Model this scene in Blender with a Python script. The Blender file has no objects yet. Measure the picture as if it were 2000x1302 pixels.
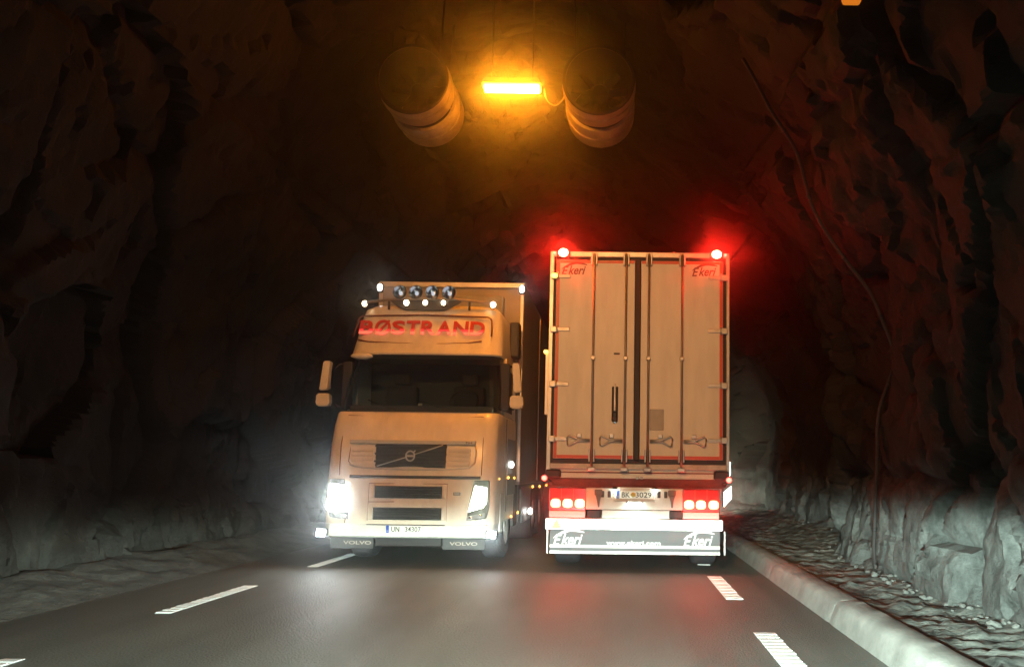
import bpy, bmesh, math, random
from mathutils import Vector, Matrix, noise
random.seed(7)
S = bpy.context.scene
COL = S.collection
PI = math.pi

# ------------------------------------------------------------------ camera
cd = bpy.data.cameras.new('camera')
cam = bpy.data.objects.new('camera', cd)
COL.objects.link(cam)
cd.sensor_width = 36.0
cd.lens = 27.0                       # 1500 px on a 2000 px wide frame
cd.shift_x = -0.107                  # the photograph is an off-centre crop
cd.shift_y = 0.069
cd.clip_start = 0.1
cd.clip_end = 400
cam.matrix_world = (Matrix.Translation((0, 0, 1.4)) @ Matrix.Rotation(math.radians(95), 4, 'X')
                    @ Matrix.Rotation(math.radians(0.7), 4, 'Z'))
S.camera = cam

# ------------------------------------------------------------------ world: night outside the tunnel
w = bpy.data.worlds.new('World')
S.world = w
w.use_nodes = True
nt = w.node_tree
sky = nt.nodes.new('ShaderNodeTexSky')
sky.sky_type = 'NISHITA'
sky.sun_disc = False
sky.sun_elevation = math.radians(-8)
sky.sun_rotation = 0
nt.links.new(sky.outputs[0], nt.nodes['Background'].inputs[0])
nt.nodes['Background'].inputs[1].default_value = 0.01

S.view_settings.view_transform = 'Standard'
S.view_settings.look = 'None'
S.view_settings.exposure = 0.0
S.view_settings.gamma = 1.0
S.render.engine = 'CYCLES'
S.cycles.max_bounces = 6
S.cycles.diffuse_bounces = 3
S.cycles.glossy_bounces = 3
S.cycles.transmission_bounces = 4
S.cycles.transparent_max_bounces = 8
S.cycles.volume_bounces = 0
S.cycles.sample_clamp_indirect = 3.0
S.cycles.use_light_tree = True
S.cycles.caustics_reflective = False
S.cycles.caustics_refractive = False

# light levels, all in one place
SODIUM = (1.0, 0.29, 0.012)
L_SODIUM = 570.0
L_HEAD = 66.0
L_TAIL = 80.0
L_TOPRED = 850.0
P_BEAM = 6600.0
P_FLOOD = 4400.0
HAZE = 0.0095
HAZE_G = 0.96

# ------------------------------------------------------------------ the own car's dipped headlamps (behind and below the frame)
def headbeam(x):
    ld = bpy.data.lights.new('headlamp_beam', 'POINT')
    ld.energy = P_BEAM
    ld.shadow_soft_size = 0.05
    ld.color = (0.80, 1.0, 0.90)
    ld.use_nodes = True
    n = ld.node_tree
    em = n.nodes.get('Emission') or n.nodes.new('ShaderNodeEmission')
    geo = n.nodes.new('ShaderNodeNewGeometry')
    sep = n.nodes.new('ShaderNodeSeparateXYZ')
    n.links.new(geo.outputs['Incoming'], sep.inputs[0])

    def m(op, a, b=None, clamp=False):
        q = n.nodes.new('ShaderNodeMath'); q.operation = op; q.use_clamp = clamp
        for i, v in enumerate((a, b)):
            if v is None: continue
            if isinstance(v, (int, float)): q.inputs[i].default_value = v
            else: n.links.new(v, q.inputs[i])
        return q.outputs[0]
    sgn = INC_SIGN
    dx = m('MULTIPLY', sep.outputs[0], sgn); dy = m('MULTIPLY', sep.outputs[1], sgn); dz = m('MULTIPLY', sep.outputs[2], sgn)
    kick = m('MULTIPLY', m('MAXIMUM', dx, 0.0), 0.08)             # asymmetric dipped beam: higher on the kerb side
    z = m('SUBTRACT', dz, kick)
    cut = m('DIVIDE', m('SUBTRACT', 0.022, z), 0.055, True)
    cut = m('MULTIPLY', cut, cut)
    fall = m('POWER', 2.718, m('MULTIPLY', m('MINIMUM', dz, 0.0), 3.0))
    fwd = m('POWER', m('MAXIMUM', dy, 0.0), 1.2)
    lo = m('MULTIPLY', m('MULTIPLY', cut, fall), fwd)
    tot = m('ADD', lo, m('MULTIPLY', fwd, 0.011))
    n.links.new(tot, em.inputs['Strength'])
    o = bpy.data.objects.new('headlamp_beam', ld)
    COL.objects.link(o)
    o.location = (x, 1.5, 0.82)
INC_SIGN = 1.0
headbeam(-0.55)
headbeam(0.65)

# ------------------------------------------------------------------ materials
def mat(name, col, rough=0.5, metal=0.0, emit=None, es=0.0, bump=0.0, bscale=20.0, var=0.0, vscale=3.0, coat=0.0, spec=None, detail=6, stretch=None, var_col=None):
    m = bpy.data.materials.new(name)
    m.use_nodes = True
    n = m.node_tree
    b = n.nodes['Principled BSDF']
    b.inputs['Base Color'].default_value = (*col, 1)
    b.inputs['Roughness'].default_value = rough
    b.inputs['Metallic'].default_value = metal
    if spec is not None: b.inputs['Specular IOR Level'].default_value = spec
    if coat: b.inputs['Coat Weight'].default_value = coat; b.inputs['Coat Roughness'].default_value = 0.15
    if emit:
        b.inputs['Emission Color'].default_value = (*emit, 1)
        b.inputs['Emission Strength'].default_value = es
    if bump or var:
        tc = n.nodes.new('ShaderNodeTexCoord')
        mp = n.nodes.new('ShaderNodeMapping')
        if stretch: mp.inputs['Scale'].default_value = stretch
        n.links.new(tc.outputs['Object'], mp.inputs[0])
    if var:
        nz = n.nodes.new('ShaderNodeTexNoise'); nz.inputs['Scale'].default_value = vscale; nz.inputs['Detail'].default_value = detail
        nz.inputs['Roughness'].default_value = 0.62
        n.links.new(mp.outputs[0], nz.inputs['Vector'])
        r = n.nodes.new('ShaderNodeValToRGB')
        r.color_ramp.elements[0].position = 0.32; r.color_ramp.elements[1].position = 0.68
        c2 = var_col or tuple(min(1, c * (1 + var)) for c in col)
        c1 = tuple(c * (1 - var) for c in col)
        r.color_ramp.elements[0].color = (*c1, 1); r.color_ramp.elements[1].color = (*c2, 1)
        n.links.new(nz.outputs[0], r.inputs[0]); n.links.new(r.outputs[0], b.inputs['Base Color'])
    if bump:
        nb = n.nodes.new('ShaderNodeTexNoise'); nb.inputs['Scale'].default_value = bscale; nb.inputs['Detail'].default_value = detail
        nb.inputs['Roughness'].default_value = 0.65
        n.links.new(mp.outputs[0], nb.inputs['Vector'])
        bp = n.nodes.new('ShaderNodeBump'); bp.inputs['Strength'].default_value = bump; bp.inputs['Distance'].default_value = 0.05
        n.links.new(nb.outputs[0], bp.inputs['Height']); n.links.new(bp.outputs[0], b.inputs['Normal'])
    return m

def lamp_mat(name, col, strength, base=(0.8, 0.8, 0.8)):
    m = bpy.data.materials.new(name); m.use_nodes = True
    n = m.node_tree; n.nodes.clear()
    e = n.nodes.new('ShaderNodeEmission'); e.inputs[0].default_value = (*col, 1); e.inputs[1].default_value = strength
    o = n.nodes.new('ShaderNodeOutputMaterial'); n.links.new(e.outputs[0], o.inputs[0])
    return m

def glass_mat(name, tint, rough=0.03, clear=0.35):
    m = bpy.data.materials.new(name); m.use_nodes = True
    n = m.node_tree; n.nodes.clear()
    t = n.nodes.new('ShaderNodeBsdfTransparent'); t.inputs[0].default_value = (*[c * clear for c in tint], 1)
    g = n.nodes.new('ShaderNodeBsdfGlossy'); g.inputs['Roughness'].default_value = rough; g.inputs[0].default_value = (1, 1, 1, 1)
    f = n.nodes.new('ShaderNodeFresnel'); f.inputs[0].default_value = 1.5
    x = n.nodes.new('ShaderNodeMixShader'); o = n.nodes.new('ShaderNodeOutputMaterial')
    n.links.new(f.outputs[0], x.inputs[0]); n.links.new(t.outputs[0], x.inputs[1]); n.links.new(g.outputs[0], x.inputs[2]); n.links.new(x.outputs[0], o.inputs[0])
    return m

def rock_mat(name, dark, mid, foot, foot_h=1.3):
    m = bpy.data.materials.new(name); m.use_nodes = True
    n = m.node_tree; b = n.nodes['Principled BSDF']
    b.inputs['Roughness'].default_value = 0.72
    b.inputs['Specular IOR Level'].default_value = 0.25
    tc = n.nodes.new('ShaderNodeTexCoord')
    def tex(scale, detail=8, stretch=(1, 1, 1), rough=0.65):
        mp = n.nodes.new('ShaderNodeMapping'); mp.inputs['Scale'].default_value = stretch
        n.links.new(tc.outputs['Object'], mp.inputs[0])
        z = n.nodes.new('ShaderNodeTexNoise'); z.inputs['Scale'].default_value = scale; z.inputs['Detail'].default_value = detail; z.inputs['Roughness'].default_value = rough
        n.links.new(mp.outputs[0], z.inputs['Vector']); return z.outputs[0]
    r = n.nodes.new('ShaderNodeValToRGB')
    r.color_ramp.elements[0].position = 0.3; r.color_ramp.elements[0].color = (*dark, 1)
    r.color_ramp.elements[1].position = 0.72; r.color_ramp.elements[1].color = (*mid, 1)
    n.links.new(tex(0.7), r.inputs[0])
    sep = n.nodes.new('ShaderNodeSeparateXYZ'); n.links.new(tc.outputs['Object'], sep.inputs[0])
    def m_(op, a, c, cl=False):
        q = n.nodes.new('ShaderNodeMath'); q.operation = op; q.use_clamp = cl
        for i, v in enumerate((a, c)):
            if isinstance(v, (int, float)): q.inputs[i].default_value = v
            else: n.links.new(v, q.inputs[i])
        return q.outputs[0]
    # dust and salt film plus painted-in headlamp brightness at the wall foot, ragged edge
    hh = m_('ADD', sep.outputs[2], m_('MULTIPLY', m_('SUBTRACT', tex(1.6), 0.5), 2.4))
    f = m_('DIVIDE', m_('SUBTRACT', foot_h + 0.35, hh), 0.8, True)
    mx = n.nodes.new('ShaderNodeMix'); mx.data_type = 'RGBA'
    n.links.new(f, mx.inputs[0]); n.links.new(r.outputs[0], mx.inputs[6])
    rf = n.nodes.new('ShaderNodeValToRGB')
    rf.color_ramp.elements[0].position = 0.36; rf.color_ramp.elements[0].color = (*[c * 0.32 for c in foot], 1)
    rf.color_ramp.elements[1].position = 0.65; rf.color_ramp.elements[1].color = (*[c * 1.25 for c in foot], 1)
    n.links.new(tex(3.4, 12, (1, 1, 0.5), .78), rf.inputs[0]); n.links.new(rf.outputs[0], mx.inputs[7])
    n.links.new(mx.outputs[2], b.inputs['Base Color'])
    bp = n.nodes.new('ShaderNodeBump'); bp.inputs['Strength'].default_value = 0.8; bp.inputs['Distance'].default_value = 0.16
    h = m_('ADD', m_('MULTIPLY', tex(3.5, 10, (1, 1, 1), .75), 0.6), m_('MULTIPLY', tex(17.0, 10, (1, .7, 1.3), .8), 0.4))
    n.links.new(h, bp.inputs['Height']); n.links.new(bp.outputs[0], b.inputs['Normal'])
    return m

M = {}
M['rock'] = rock_mat('blasted_rock', (0.004, 0.004, 0.0035), (0.034, 0.030, 0.021), (0.145, 0.16, 0.15))
M['rock_left'] = rock_mat('blasted_rock_left', (0.006, 0.005, 0.004), (0.028, 0.021, 0.014), (0.065, 0.066, 0.056), 0.6)
M['cream'] = mat('truck_paint', (0.72, 0.65, 0.54), 0.36, coat=0.3, var=0.13, vscale=2.6, stretch=(1.6, 1, .7), detail=9)
M['cream2'] = mat('truck_paint_bumper', (0.55, 0.54, 0.50), 0.5, var=0.22, vscale=4.0, detail=9)
M['door'] = mat('trailer_door_panel', (0.76, 0.70, 0.60), 0.42, var=0.10, vscale=2.2, bump=0.05, bscale=3, stretch=(2.2, 1, .5))
M['alu'] = mat('brushed_aluminium', (0.55, 0.54, 0.52), 0.42, 0.7, var=0.12, vscale=6)
M['steel'] = mat('galvanised_steel', (0.5, 0.48, 0.45), 0.45, 0.75, var=0.25, vscale=5, bump=0.1)
M['rod'] = mat('locking_bar_steel', (0.30, 0.25, 0.20), 0.5, 0.5, var=0.2, vscale=8)
M['bar'] = mat('silver_trim', (0.5, 0.5, 0.48), 0.5, 0.2)
M['trail_grey'] = mat('trailer_front_grey', (0.26, 0.25, 0.23), 0.55, var=.15, vscale=2)
M['skirt'] = mat('skirt_grey', (0.075, 0.08, 0.085), 0.6, var=.1, vscale=4)
M['chrome'] = mat('chrome', (0.75, 0.75, 0.75), 0.12, 1.0)
M['rubber'] = mat('black_rubber', (0.012, 0.012, 0.012), 0.6)
M['tyre'] = mat('tyre_rubber', (0.035, 0.036, 0.04), 0.75, bump=0.4, bscale=30)
M['black'] = mat('black_plastic', (0.018, 0.018, 0.018), 0.5, var=0.3, vscale=8)
M['mesh'] = mat('grille_plastic', (0.022, 0.022, 0.02), 0.45)
M['grey'] = mat('grey_panel', (0.20, 0.21, 0.22), 0.5, var=0.12, vscale=5)
M['flap'] = mat('mud_flap_rubber', (0.05, 0.055, 0.058), 0.55, var=0.3, vscale=6)
M['chassis'] = mat('chassis_steel_redlit', (0.22, 0.04, 0.035), 0.6, 0.2, var=0.35, vscale=4, bump=0.2)  # base colour reddened to carry the tail lamps' red light
M['red_tape'] = mat('red_marking_tape', (0.68, 0.10, 0.055), 0.4)
M['red_lens'] = mat('red_lens', (0.55, 0.012, 0.012), 0.25, coat=0.5)
M['red_letter'] = mat('letter_glow_top', (0.45, 0.03, 0.015), 0.4, emit=(1.0, 0.08, 0.03), es=0.10)
M['red_letter2'] = mat('letter_glow_mid', (0.6, 0.05, 0.04), 0.4, emit=(1.0, 0.06, 0.07), es=0.75)
M['red_letter3'] = mat('letter_glow_foot', (0.8, 0.3, 0.2), 0.4, emit=(1.0, 0.15, 0.10), es=1.0)
M['brown_line'] = mat('brown_pinstripe', (0.16, 0.045, 0.02), 0.4)
M['logo_dark'] = mat('dark_red_print', (0.16, 0.03, 0.02), 0.5)
M['white_print'] = mat('white_print', (0.62, 0.64, 0.65), 0.5)
M['retro'] = mat('retroreflective_tape', (0.92, 0.93, 0.92), 0.38, 0.85, var=0.03, vscale=30)
M['white'] = mat('white_panel', (0.80, 0.82, 0.78), 0.45)
M['plate'] = mat('number_plate_white', (0.92, 0.93, 0.85), 0.36, 0.6)
M['plate_blue'] = mat('number_plate_blue', (0.03, 0.09, 0.42), 0.4)
M['plate_ink'] = mat('number_plate_ink', (0.02, 0.02, 0.02), 0.5)
M['sticker'] = mat('yellow_sticker', (0.75, 0.62, 0.08), 0.4)
M['marker_yellow'] = mat('yellow_triangle', (0.9, 0.75, 0.05), 0.3, 0.3)
M['placard'] = mat('grey_placard', (0.42, 0.38, 0.32), 0.5, var=0.1, vscale=12)
M['glass'] = glass_mat('windscreen_glass', (0.85, 1.0, 0.94), 0.03, 0.85)
M['lens'] = glass_mat('lamp_glass', (0.95, 1.0, 1.0), 0.05, 0.85)
M['mirror'] = mat('mirror_glass', (0.7, 0.7, 0.7), 0.03, 1.0)
M['interior'] = mat('cab_interior', (0.07, 0.062, 0.055), 0.8)
M['seat'] = mat('seat_fabric', (0.05, 0.04, 0.035), 0.9)
M['fan'] = mat('fan_casing', (0.34, 0.29, 0.24), 0.38, 0.5, var=0.35, vscale=4, bump=0.15, bscale=12)
M['fan_dark'] = mat('fan_interior', (0.012, 0.011, 0.010), 0.7, 0.1)
M['housing'] = mat('lamp_housing', (0.10, 0.10, 0.10), 0.5, 0.5)
M['conduit'] = mat('conduit_steel', (0.022, 0.02, 0.018), 0.8, 0.0, var=0.35, vscale=3)
M['concrete'] = mat('kerb_concrete', (0.225, 0.235, 0.215), 0.85, bump=0.22, bscale=38, var=0.34, vscale=3.0, detail=10)
M['paint'] = mat('road_paint', (0.78, 0.8, 0.78), 0.6, var=0.12, vscale=14)
M['stone'] = mat('pale_stone', (0.15, 0.158, 0.145), 0.8, bump=0.4, bscale=12, var=0.3, vscale=5)
M['sodium'] = lamp_mat('sodium_lamp', SODIUM, L_SODIUM)
M['head'] = lamp_mat('headlamp_xenon', (0.92, 1.0, 0.97), L_HEAD)
M['head2'] = lamp_mat('headlamp_xenon_far', (0.86, 1.0, 0.74), L_HEAD * 0.6)
M['head_far'] = lamp_mat('headlamp_beam_far', (0.95, 1.0, 0.8), 1300)
M['fog'] = lamp_mat('foglamp_white', (0.86, 0.95, 1.0), 110)
M['pos_white'] = lamp_mat('position_white', (1.0, 0.95, 0.86), 26)
M['pos_warm'] = lamp_mat('position_warm', (1.0, 0.78, 0.5), 22)
M['amber'] = lamp_mat('amber_marker', (1.0, 0.42, 0.06), 9)
M['tail'] = lamp_mat('tail_red', (1.0, 0.036, 0.014), L_TAIL)
M['top_red'] = lamp_mat('top_red', (1.0, 0.016, 0.008), L_TOPRED)
M['red_small'] = lamp_mat('red_marker', (1.0, 0.05, 0.035), 18)
M['plate_lamp'] = lamp_mat('plate_lamp_white', (0.86, 1.0, 0.86), 60)
M['side_white'] = lamp_mat('side_work_lamp', (0.92, 1.0, 0.84), 7)
M['bulb'] = lamp_mat('auxiliary_bulb', (0.8, 0.85, 1.0), 0.9)

# ------------------------------------------------------------------ helpers
def link(name, me, m, parent=None, loc=(0, 0, 0), rot=(0, 0, 0)):
    o = bpy.data.objects.new(name, me); COL.objects.link(o)
    if m is not None and not me.materials: me.materials.append(m)
    o.location = loc; o.rotation_euler = rot
    if parent: o.parent = parent
    return o
def tag(o, label=None, cat=None, group=None, kind=None):
    if label: o['label'] = label
    if cat: o['category'] = cat
    if group: o['group'] = group
    if kind: o['kind'] = kind
    return o
def thing(name, label, cat, loc=(0, 0, 0), group=None):
    o = bpy.data.objects.new(name, None); COL.objects.link(o); o.location = loc
    o.empty_display_size = 0.3
    return tag(o, label, cat, group)
def bm_mesh(name, bm, smooth=False):
    me = bpy.data.meshes.new(name)
    bmesh.ops.recalc_face_normals(bm, faces=bm.faces)
    bm.to_mesh(me); bm.free()
    if smooth: me.polygons.foreach_set('use_smooth', [True] * len(me.polygons))
    return me
def add_box(bm, x0, x1, y0, y1, z0, z1, bev=0.0, seg=2, mtx=None):
    b = bmesh.new()
    bmesh.ops.create_cube(b, size=1)
    for v in b.verts:
        v.co = Vector(((x0 + x1) / 2 + v.co.x * (x1 - x0), (y0 + y1) / 2 + v.co.y * (y1 - y0), (z0 + z1) / 2 + v.co.z * (z1 - z0)))
    if bev: bmesh.ops.bevel(b, geom=b.edges[:], offset=bev, segments=seg, affect='EDGES', profile=0.6)
    if mtx: b.transform(mtx)
    tmp = bpy.data.meshes.new('t'); b.to_mesh(tmp); b.free(); bm.from_mesh(tmp); bpy.data.meshes.remove(tmp)
def box(name, m, parent, x0, x1, y0, y1, z0, z1, bev=0.0, seg=2, mtx=None):
    bm = bmesh.new(); add_box(bm, x0, x1, y0, y1, z0, z1, bev, seg, mtx)
    return link(name, bm_mesh(name, bm), m, parent)
def add_cyl(bm, p, q, r, r2=None, seg=16, caps=True):
    p, q = Vector(p), Vector(q); r2 = r if r2 is None else r2
    d = (q - p); L = d.length
    mt = Matrix.Translation((p + q) / 2) @ d.to_track_quat('Z', 'Y').to_matrix().to_4x4()
    bmesh.ops.create_cone(bm, cap_ends=caps, cap_tris=False, segments=seg, radius1=r, radius2=r2, depth=L, matrix=mt)
def cyl(name, m, parent, p, q, r, r2=None, seg=16, smooth=True, caps=True):
    bm = bmesh.new(); add_cyl(bm, p, q, r, r2, seg, caps)
    o = link(name, bm_mesh(name, bm), m, parent)
    if smooth:
        for f in o.data.polygons: f.use_smooth = len(f.vertices) == 4
    return o
def prism(name, m, parent, poly, y0, y1, bev=0.0):
    """poly in (x, z), front at y0, back at y1"""
    bm = bmesh.new()
    a = [bm.verts.new((x, y0, z)) for x, z in poly]; b = [bm.verts.new((x, y1, z)) for x, z in poly]
    bm.faces.new(a); bm.faces.new(b[::-1])
    for i in range(len(poly)):
        j = (i + 1) % len(poly); bm.faces.new((a[i], b[i], b[j], a[j]))
    if bev: bmesh.ops.bevel(bm, geom=bm.edges[:], offset=bev, segments=2, affect='EDGES')
    return link(name, bm_mesh(name, bm), m, parent)
def lathe_bm(bm, prof, c=(0, 0, 0), axis='Y', seg=48, close=False):
    c = Vector(c); rings = []
    for (a, r) in prof:
        ring = []
        for k in range(seg):
            t = 2 * PI * k / seg
            if axis == 'Y': v = Vector((r * math.cos(t), a, r * math.sin(t)))
            elif axis == 'X': v = Vector((a, r * math.cos(t), r * math.sin(t)))
            else: v = Vector((r * math.cos(t), r * math.sin(t), a))
            ring.append(bm.verts.new(c + v))
        rings.append(ring)
    for i in range(len(rings) - 1):
        for k in range(seg):
            bm.faces.new((rings[i][k], rings[i][(k + 1) % seg], rings[i + 1][(k + 1) % seg], rings[i + 1][k]))
    if close:
        bm.faces.new(rings[0]); bm.faces.new(rings[-1])
def lathe(name, m, parent, prof, c=(0, 0, 0), axis='Y', seg=48, close=False, smooth=True):
    bm = bmesh.new(); lathe_bm(bm, prof, c, axis, seg, close)
    o = link(name, bm_mesh(name, bm, smooth), m, parent)
    if smooth:
        o.data.set_sharp_from_angle(angle=math.radians(40))
    return o
def tube(name, m, parent, pts, r, seg=8, closed=False):
    """one tube swept along a polyline"""
    bm = bmesh.new(); pts = [Vector(p) for p in pts]; n = len(pts); rings = []
    for i, p in enumerate(pts):
        a = pts[(i - 1) % n] if closed else pts[max(0, i - 1)]
        b = pts[(i + 1) % n] if closed else pts[min(n - 1, i + 1)]
        t = (b - a).normalized(); q = t.to_track_quat('Z', 'Y')
        rings.append([bm.verts.new(p + q @ Vector((r * math.cos(2 * PI * k / seg), r * math.sin(2 * PI * k / seg), 0))) for k in range(seg)])
    for i in range(n if closed else n - 1):
        A, B = rings[i], rings[(i + 1) % n]
        for k in range(seg): bm.faces.new((A[k], A[(k + 1) % seg], B[(k + 1) % seg], B[k]))
    if not closed: bm.faces.new(rings[0]); bm.faces.new(rings[-1])
    return link(name, bm_mesh(name, bm, True), m, parent)
def ellipsoid(name, m, parent, c, rx, ry, rz, seg=16):
    bm = bmesh.new(); bmesh.ops.create_uvsphere(bm, u_segments=seg, v_segments=max(6, seg // 2), radius=1)
    for v in bm.verts: v.co = Vector((c[0] + v.co.x * rx, c[1] + v.co.y * ry, c[2] + v.co.z * rz))
    return link(name, bm_mesh(name, bm, True), m, parent)
def text_mesh(s, width, height, depth=0.006, bold=0.0, shear=0.0, space=1.0):
    """lettering lying in the xz plane, facing -Y, centred on the origin"""
    c = bpy.data.curves.new('t', 'FONT'); c.body = s; c.extrude = 0.5; c.offset = bold; c.shear = shear; c.space_character = space
    c.resolution_u = 4
    o = bpy.data.objects.new('t', c); COL.objects.link(o)
    me = bpy.data.meshes.new_from_object(o)
    bpy.data.objects.remove(o); bpy.data.curves.remove(c)
    xs = [v.co.x for v in me.vertices]; ys = [v.co.y for v in me.vertices]
    cx, cy = (min(xs) + max(xs)) / 2, (min(ys) + max(ys)) / 2
    sx = width / (max(xs) - min(xs)); sy = height / (max(ys) - min(ys))
    for v in me.vertices:
        v.co = Vector(((v.co.x - cx) * sx, -v.co.z * 2 * depth / 2, (v.co.y - cy) * sy))
    return me
def lettering(name, s, m, parent, x, y, z, width, height, tilt=0.0, **k):
    me = text_mesh(s, width, height, **k); me.name = name
    me.materials.clear()
    return link(name, me, m, parent, (x, y, z), (-tilt, 0, 0))

def wheel(parent, x, y, r=0.5, width=0.3, side=1):
    """tyre with its rim; side = +1 outer face towards +x"""
    hw = width / 2
    t = lathe('wheel', M['tyre'], parent, [(-hw, r * .58), (-hw, r * .9), (-hw * .85, r * .97), (-hw * .6, r), (hw * .6, r), (hw * .85, r * .97), (hw, r * .9), (hw, r * .58)], (x, y, r), 'X', 32)
    s = side
    lathe('rim', M['steel'], t, [(s * hw * .9, r * .58), (s * hw * .7, r * .52), (s * hw * .2, r * .45), (s * hw * .25, r * .2), (s * hw * .9, r * .17), (s * hw * .9, 0.002)], (x, y, r), 'X', 24)
    return t

# ------------------------------------------------------------------ the tunnel: road
def sheet(name, m, x0, x1, y0, y1, z, nx=1, ny=1, fn=None, kind='structure'):
    bm = bmesh.new(); g = []
    for j in range(ny + 1):
        row = []
        for i in range(nx + 1):
            x = x0 + (x1 - x0) * i / nx; y = y0 + (y1 - y0) * j / ny
            row.append(bm.verts.new((x, y, fn(x, y) if fn else z)))
        g.append(row)
    for j in range(ny):
        for i in range(nx): bm.faces.new((g[j][i], g[j][i + 1], g[j + 1][i + 1], g[j + 1][i]))
    o = link(name, bm_mesh(name, bm, True), m)
    if kind: o['kind'] = kind
    return o
def asphalt():
    m = bpy.data.materials.new('asphalt'); m.use_nodes = True
    n = m.node_tree; b = n.nodes['Principled BSDF']
    tc = n.nodes.new('ShaderNodeTexCoord')
    def tex(s, st=(1, 1, 1), d=6):
        mp = n.nodes.new('ShaderNodeMapping'); mp.inputs['Scale'].default_value = st; n.links.new(tc.outputs['Object'], mp.inputs[0])
        z = n.nodes.new('ShaderNodeTexNoise'); z.inputs['Scale'].default_value = s; z.inputs['Detail'].default_value = d; n.links.new(mp.outputs[0], z.inputs['Vector']); return z.outputs[0]
    a = n.nodes.new('ShaderNodeValToRGB')
    a.color_ramp.elements[0].position = .3; a.color_ramp.elements[0].color = (0.058, 0.063, 0.056, 1)
    a.color_ramp.elements[1].position = .7; a.color_ramp.elements[1].color = (0.135, 0.145, 0.128, 1)
    mix = n.nodes.new('ShaderNodeMath'); mix.operation = 'ADD'
    k = n.nodes.new('ShaderNodeMath'); k.operation = 'MULTIPLY'; k.inputs[1].default_value = .5
    k2 = n.nodes.new('ShaderNodeMath'); k2.operation = 'MULTIPLY'; k2.inputs[1].default_value = .5
    n.links.new(tex(2.2, (1, .06, 1)), k.inputs[0]); n.links.new(tex(60, (1, 1, 1), 3), k2.inputs[0])
    n.links.new(k.outputs[0], mix.inputs[0]); n.links.new(k2.outputs[0], mix.inputs[1])
    k3 = n.nodes.new('ShaderNodeMath'); k3.operation = 'MULTIPLY_ADD'; k3.inputs[1].default_value = .5; k3.inputs[2].default_value = -.25   # patches and stains
    n.links.new(tex(1.1, (1, .45, 1), 9), k3.inputs[0])
    m4 = n.nodes.new('ShaderNodeMath'); m4.operation = 'ADD'; n.links.new(mix.outputs[0], m4.inputs[0]); n.links.new(k3.outputs[0], m4.inputs[1])
    n.links.new(m4.outputs[0], a.inputs[0])
    n.links.new(a.outputs[0], b.inputs['Base Color'])
    rr = n.nodes.new('ShaderNodeMapRange'); rr.inputs['To Min'].default_value = .44; rr.inputs['To Max'].default_value = .66
    n.links.new(tex(1.5, (1, .12, 1)), rr.inputs[0]); n.links.new(rr.outputs[0], b.inputs['Roughness'])
    bp = n.nodes.new('ShaderNodeBump'); bp.inputs['Strength'].default_value = .8; bp.inputs['Distance'].default_value = .014
    n.links.new(tex(48, (1, 1, 1), 6), bp.inputs['Height']); n.links.new(bp.outputs[0], b.inputs['Normal'])
    return m
road = sheet('road', asphalt(), -5.5, 2.02, -14, 92, 0.0, 8, 60)

# edge line dashes: each a ribbed strip of thermoplastic paint
def dash(x, y0, y1, wd, a=0.0):
    bm = bmesh.new(); n = int((y1 - y0) / 0.115)
    st = (y1 - y0) / n
    add_box(bm, x - wd / 2, x + wd / 2, y0, y1, 0.002, 0.005)
    for k in range(n):
        j = random.uniform(-.006, .006); h = random.uniform(.009, .012)
        add_box(bm, x - wd / 2 + j, x + wd / 2 + j, y0 + k * st + .008, y0 + k * st + st * .72, 0.0055, h, 0.002, 1)
    o = link('edge_dash', bm_mesh('edge_dash', bm), M['paint'], road)
    return o
for k in range(-2, 14):
    o_ = {1: .03, 2: -.45}.get(k, 0); dash(1.28, 5.02 + 3.62 * k + o_, 6.92 + 3.62 * k + o_, 0.19)
    dash(-4.35, 3.9 + 3.57 * k, 5.68 + 3.57 * k, 0.15)

# ------------------------------------------------------------------ rock lining
CX = -1.65
PROF = [(4.86, -0.05), (4.98, 0.8), (5.05, 1.6), (5.06, 2.7), (4.92, 3.5), (4.42, 4.5), (3.75, 5.6), (3.0, 6.7), (2.1, 7.75), (1.1, 8.45), (0.0, 8.7)]
full = PROF + [(-x, z) for x, z in PROF[-2::-1]]
# arc-length table
acc = [0.0]
for a, b in zip(full, full[1:]): acc.append(acc[-1] + math.dist(a, b))
TOT = acc[-1]
def prof_at(s):
    s = max(0, min(TOT, s))
    for i in range(len(acc) - 1):
        if s <= acc[i + 1]:
            t = (s - acc[i]) / (acc[i + 1] - acc[i])
            p0 = full[max(0, i - 1)]; p1 = full[i]; p2 = full[i + 1]; p3 = full[min(len(full) - 1, i + 2)]
            def cr(a, b, c, d): return 0.5 * ((2 * b) + (-a + c) * t + (2 * a - 5 * b + 4 * c - d) * t * t + (-a + 3 * b - 3 * c + d) * t ** 3)
            return cr(p0[0], p1[0], p2[0], p3[0]), cr(p0[1], p1[1], p2[1], p3[1])
    return full[-1]
def sst(a, b, x):
    t = max(0, min(1, (x - a) / (b - a))); return t * t * (3 - 2 * t)
def facets(p, scale, k_tilt, k_off):
    q = Vector((p.x / scale[0], p.y / scale[1], p.z / scale[2]))
    q += 0.35 * noise.noise_vector(q * 0.9)
    d, pts = noise.voronoi(q)
    f = pts[0]; h = noise.cell_vector(f * 7.31 + Vector((3.1, 1.7, 9.2)))
    g = (h - Vector((.5, .5, .5))) * 2
    return (q - f).dot(g) * k_tilt + (h.x + h.y - 1.0) * k_off, d[1] - d[0]
SB = {}
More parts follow.
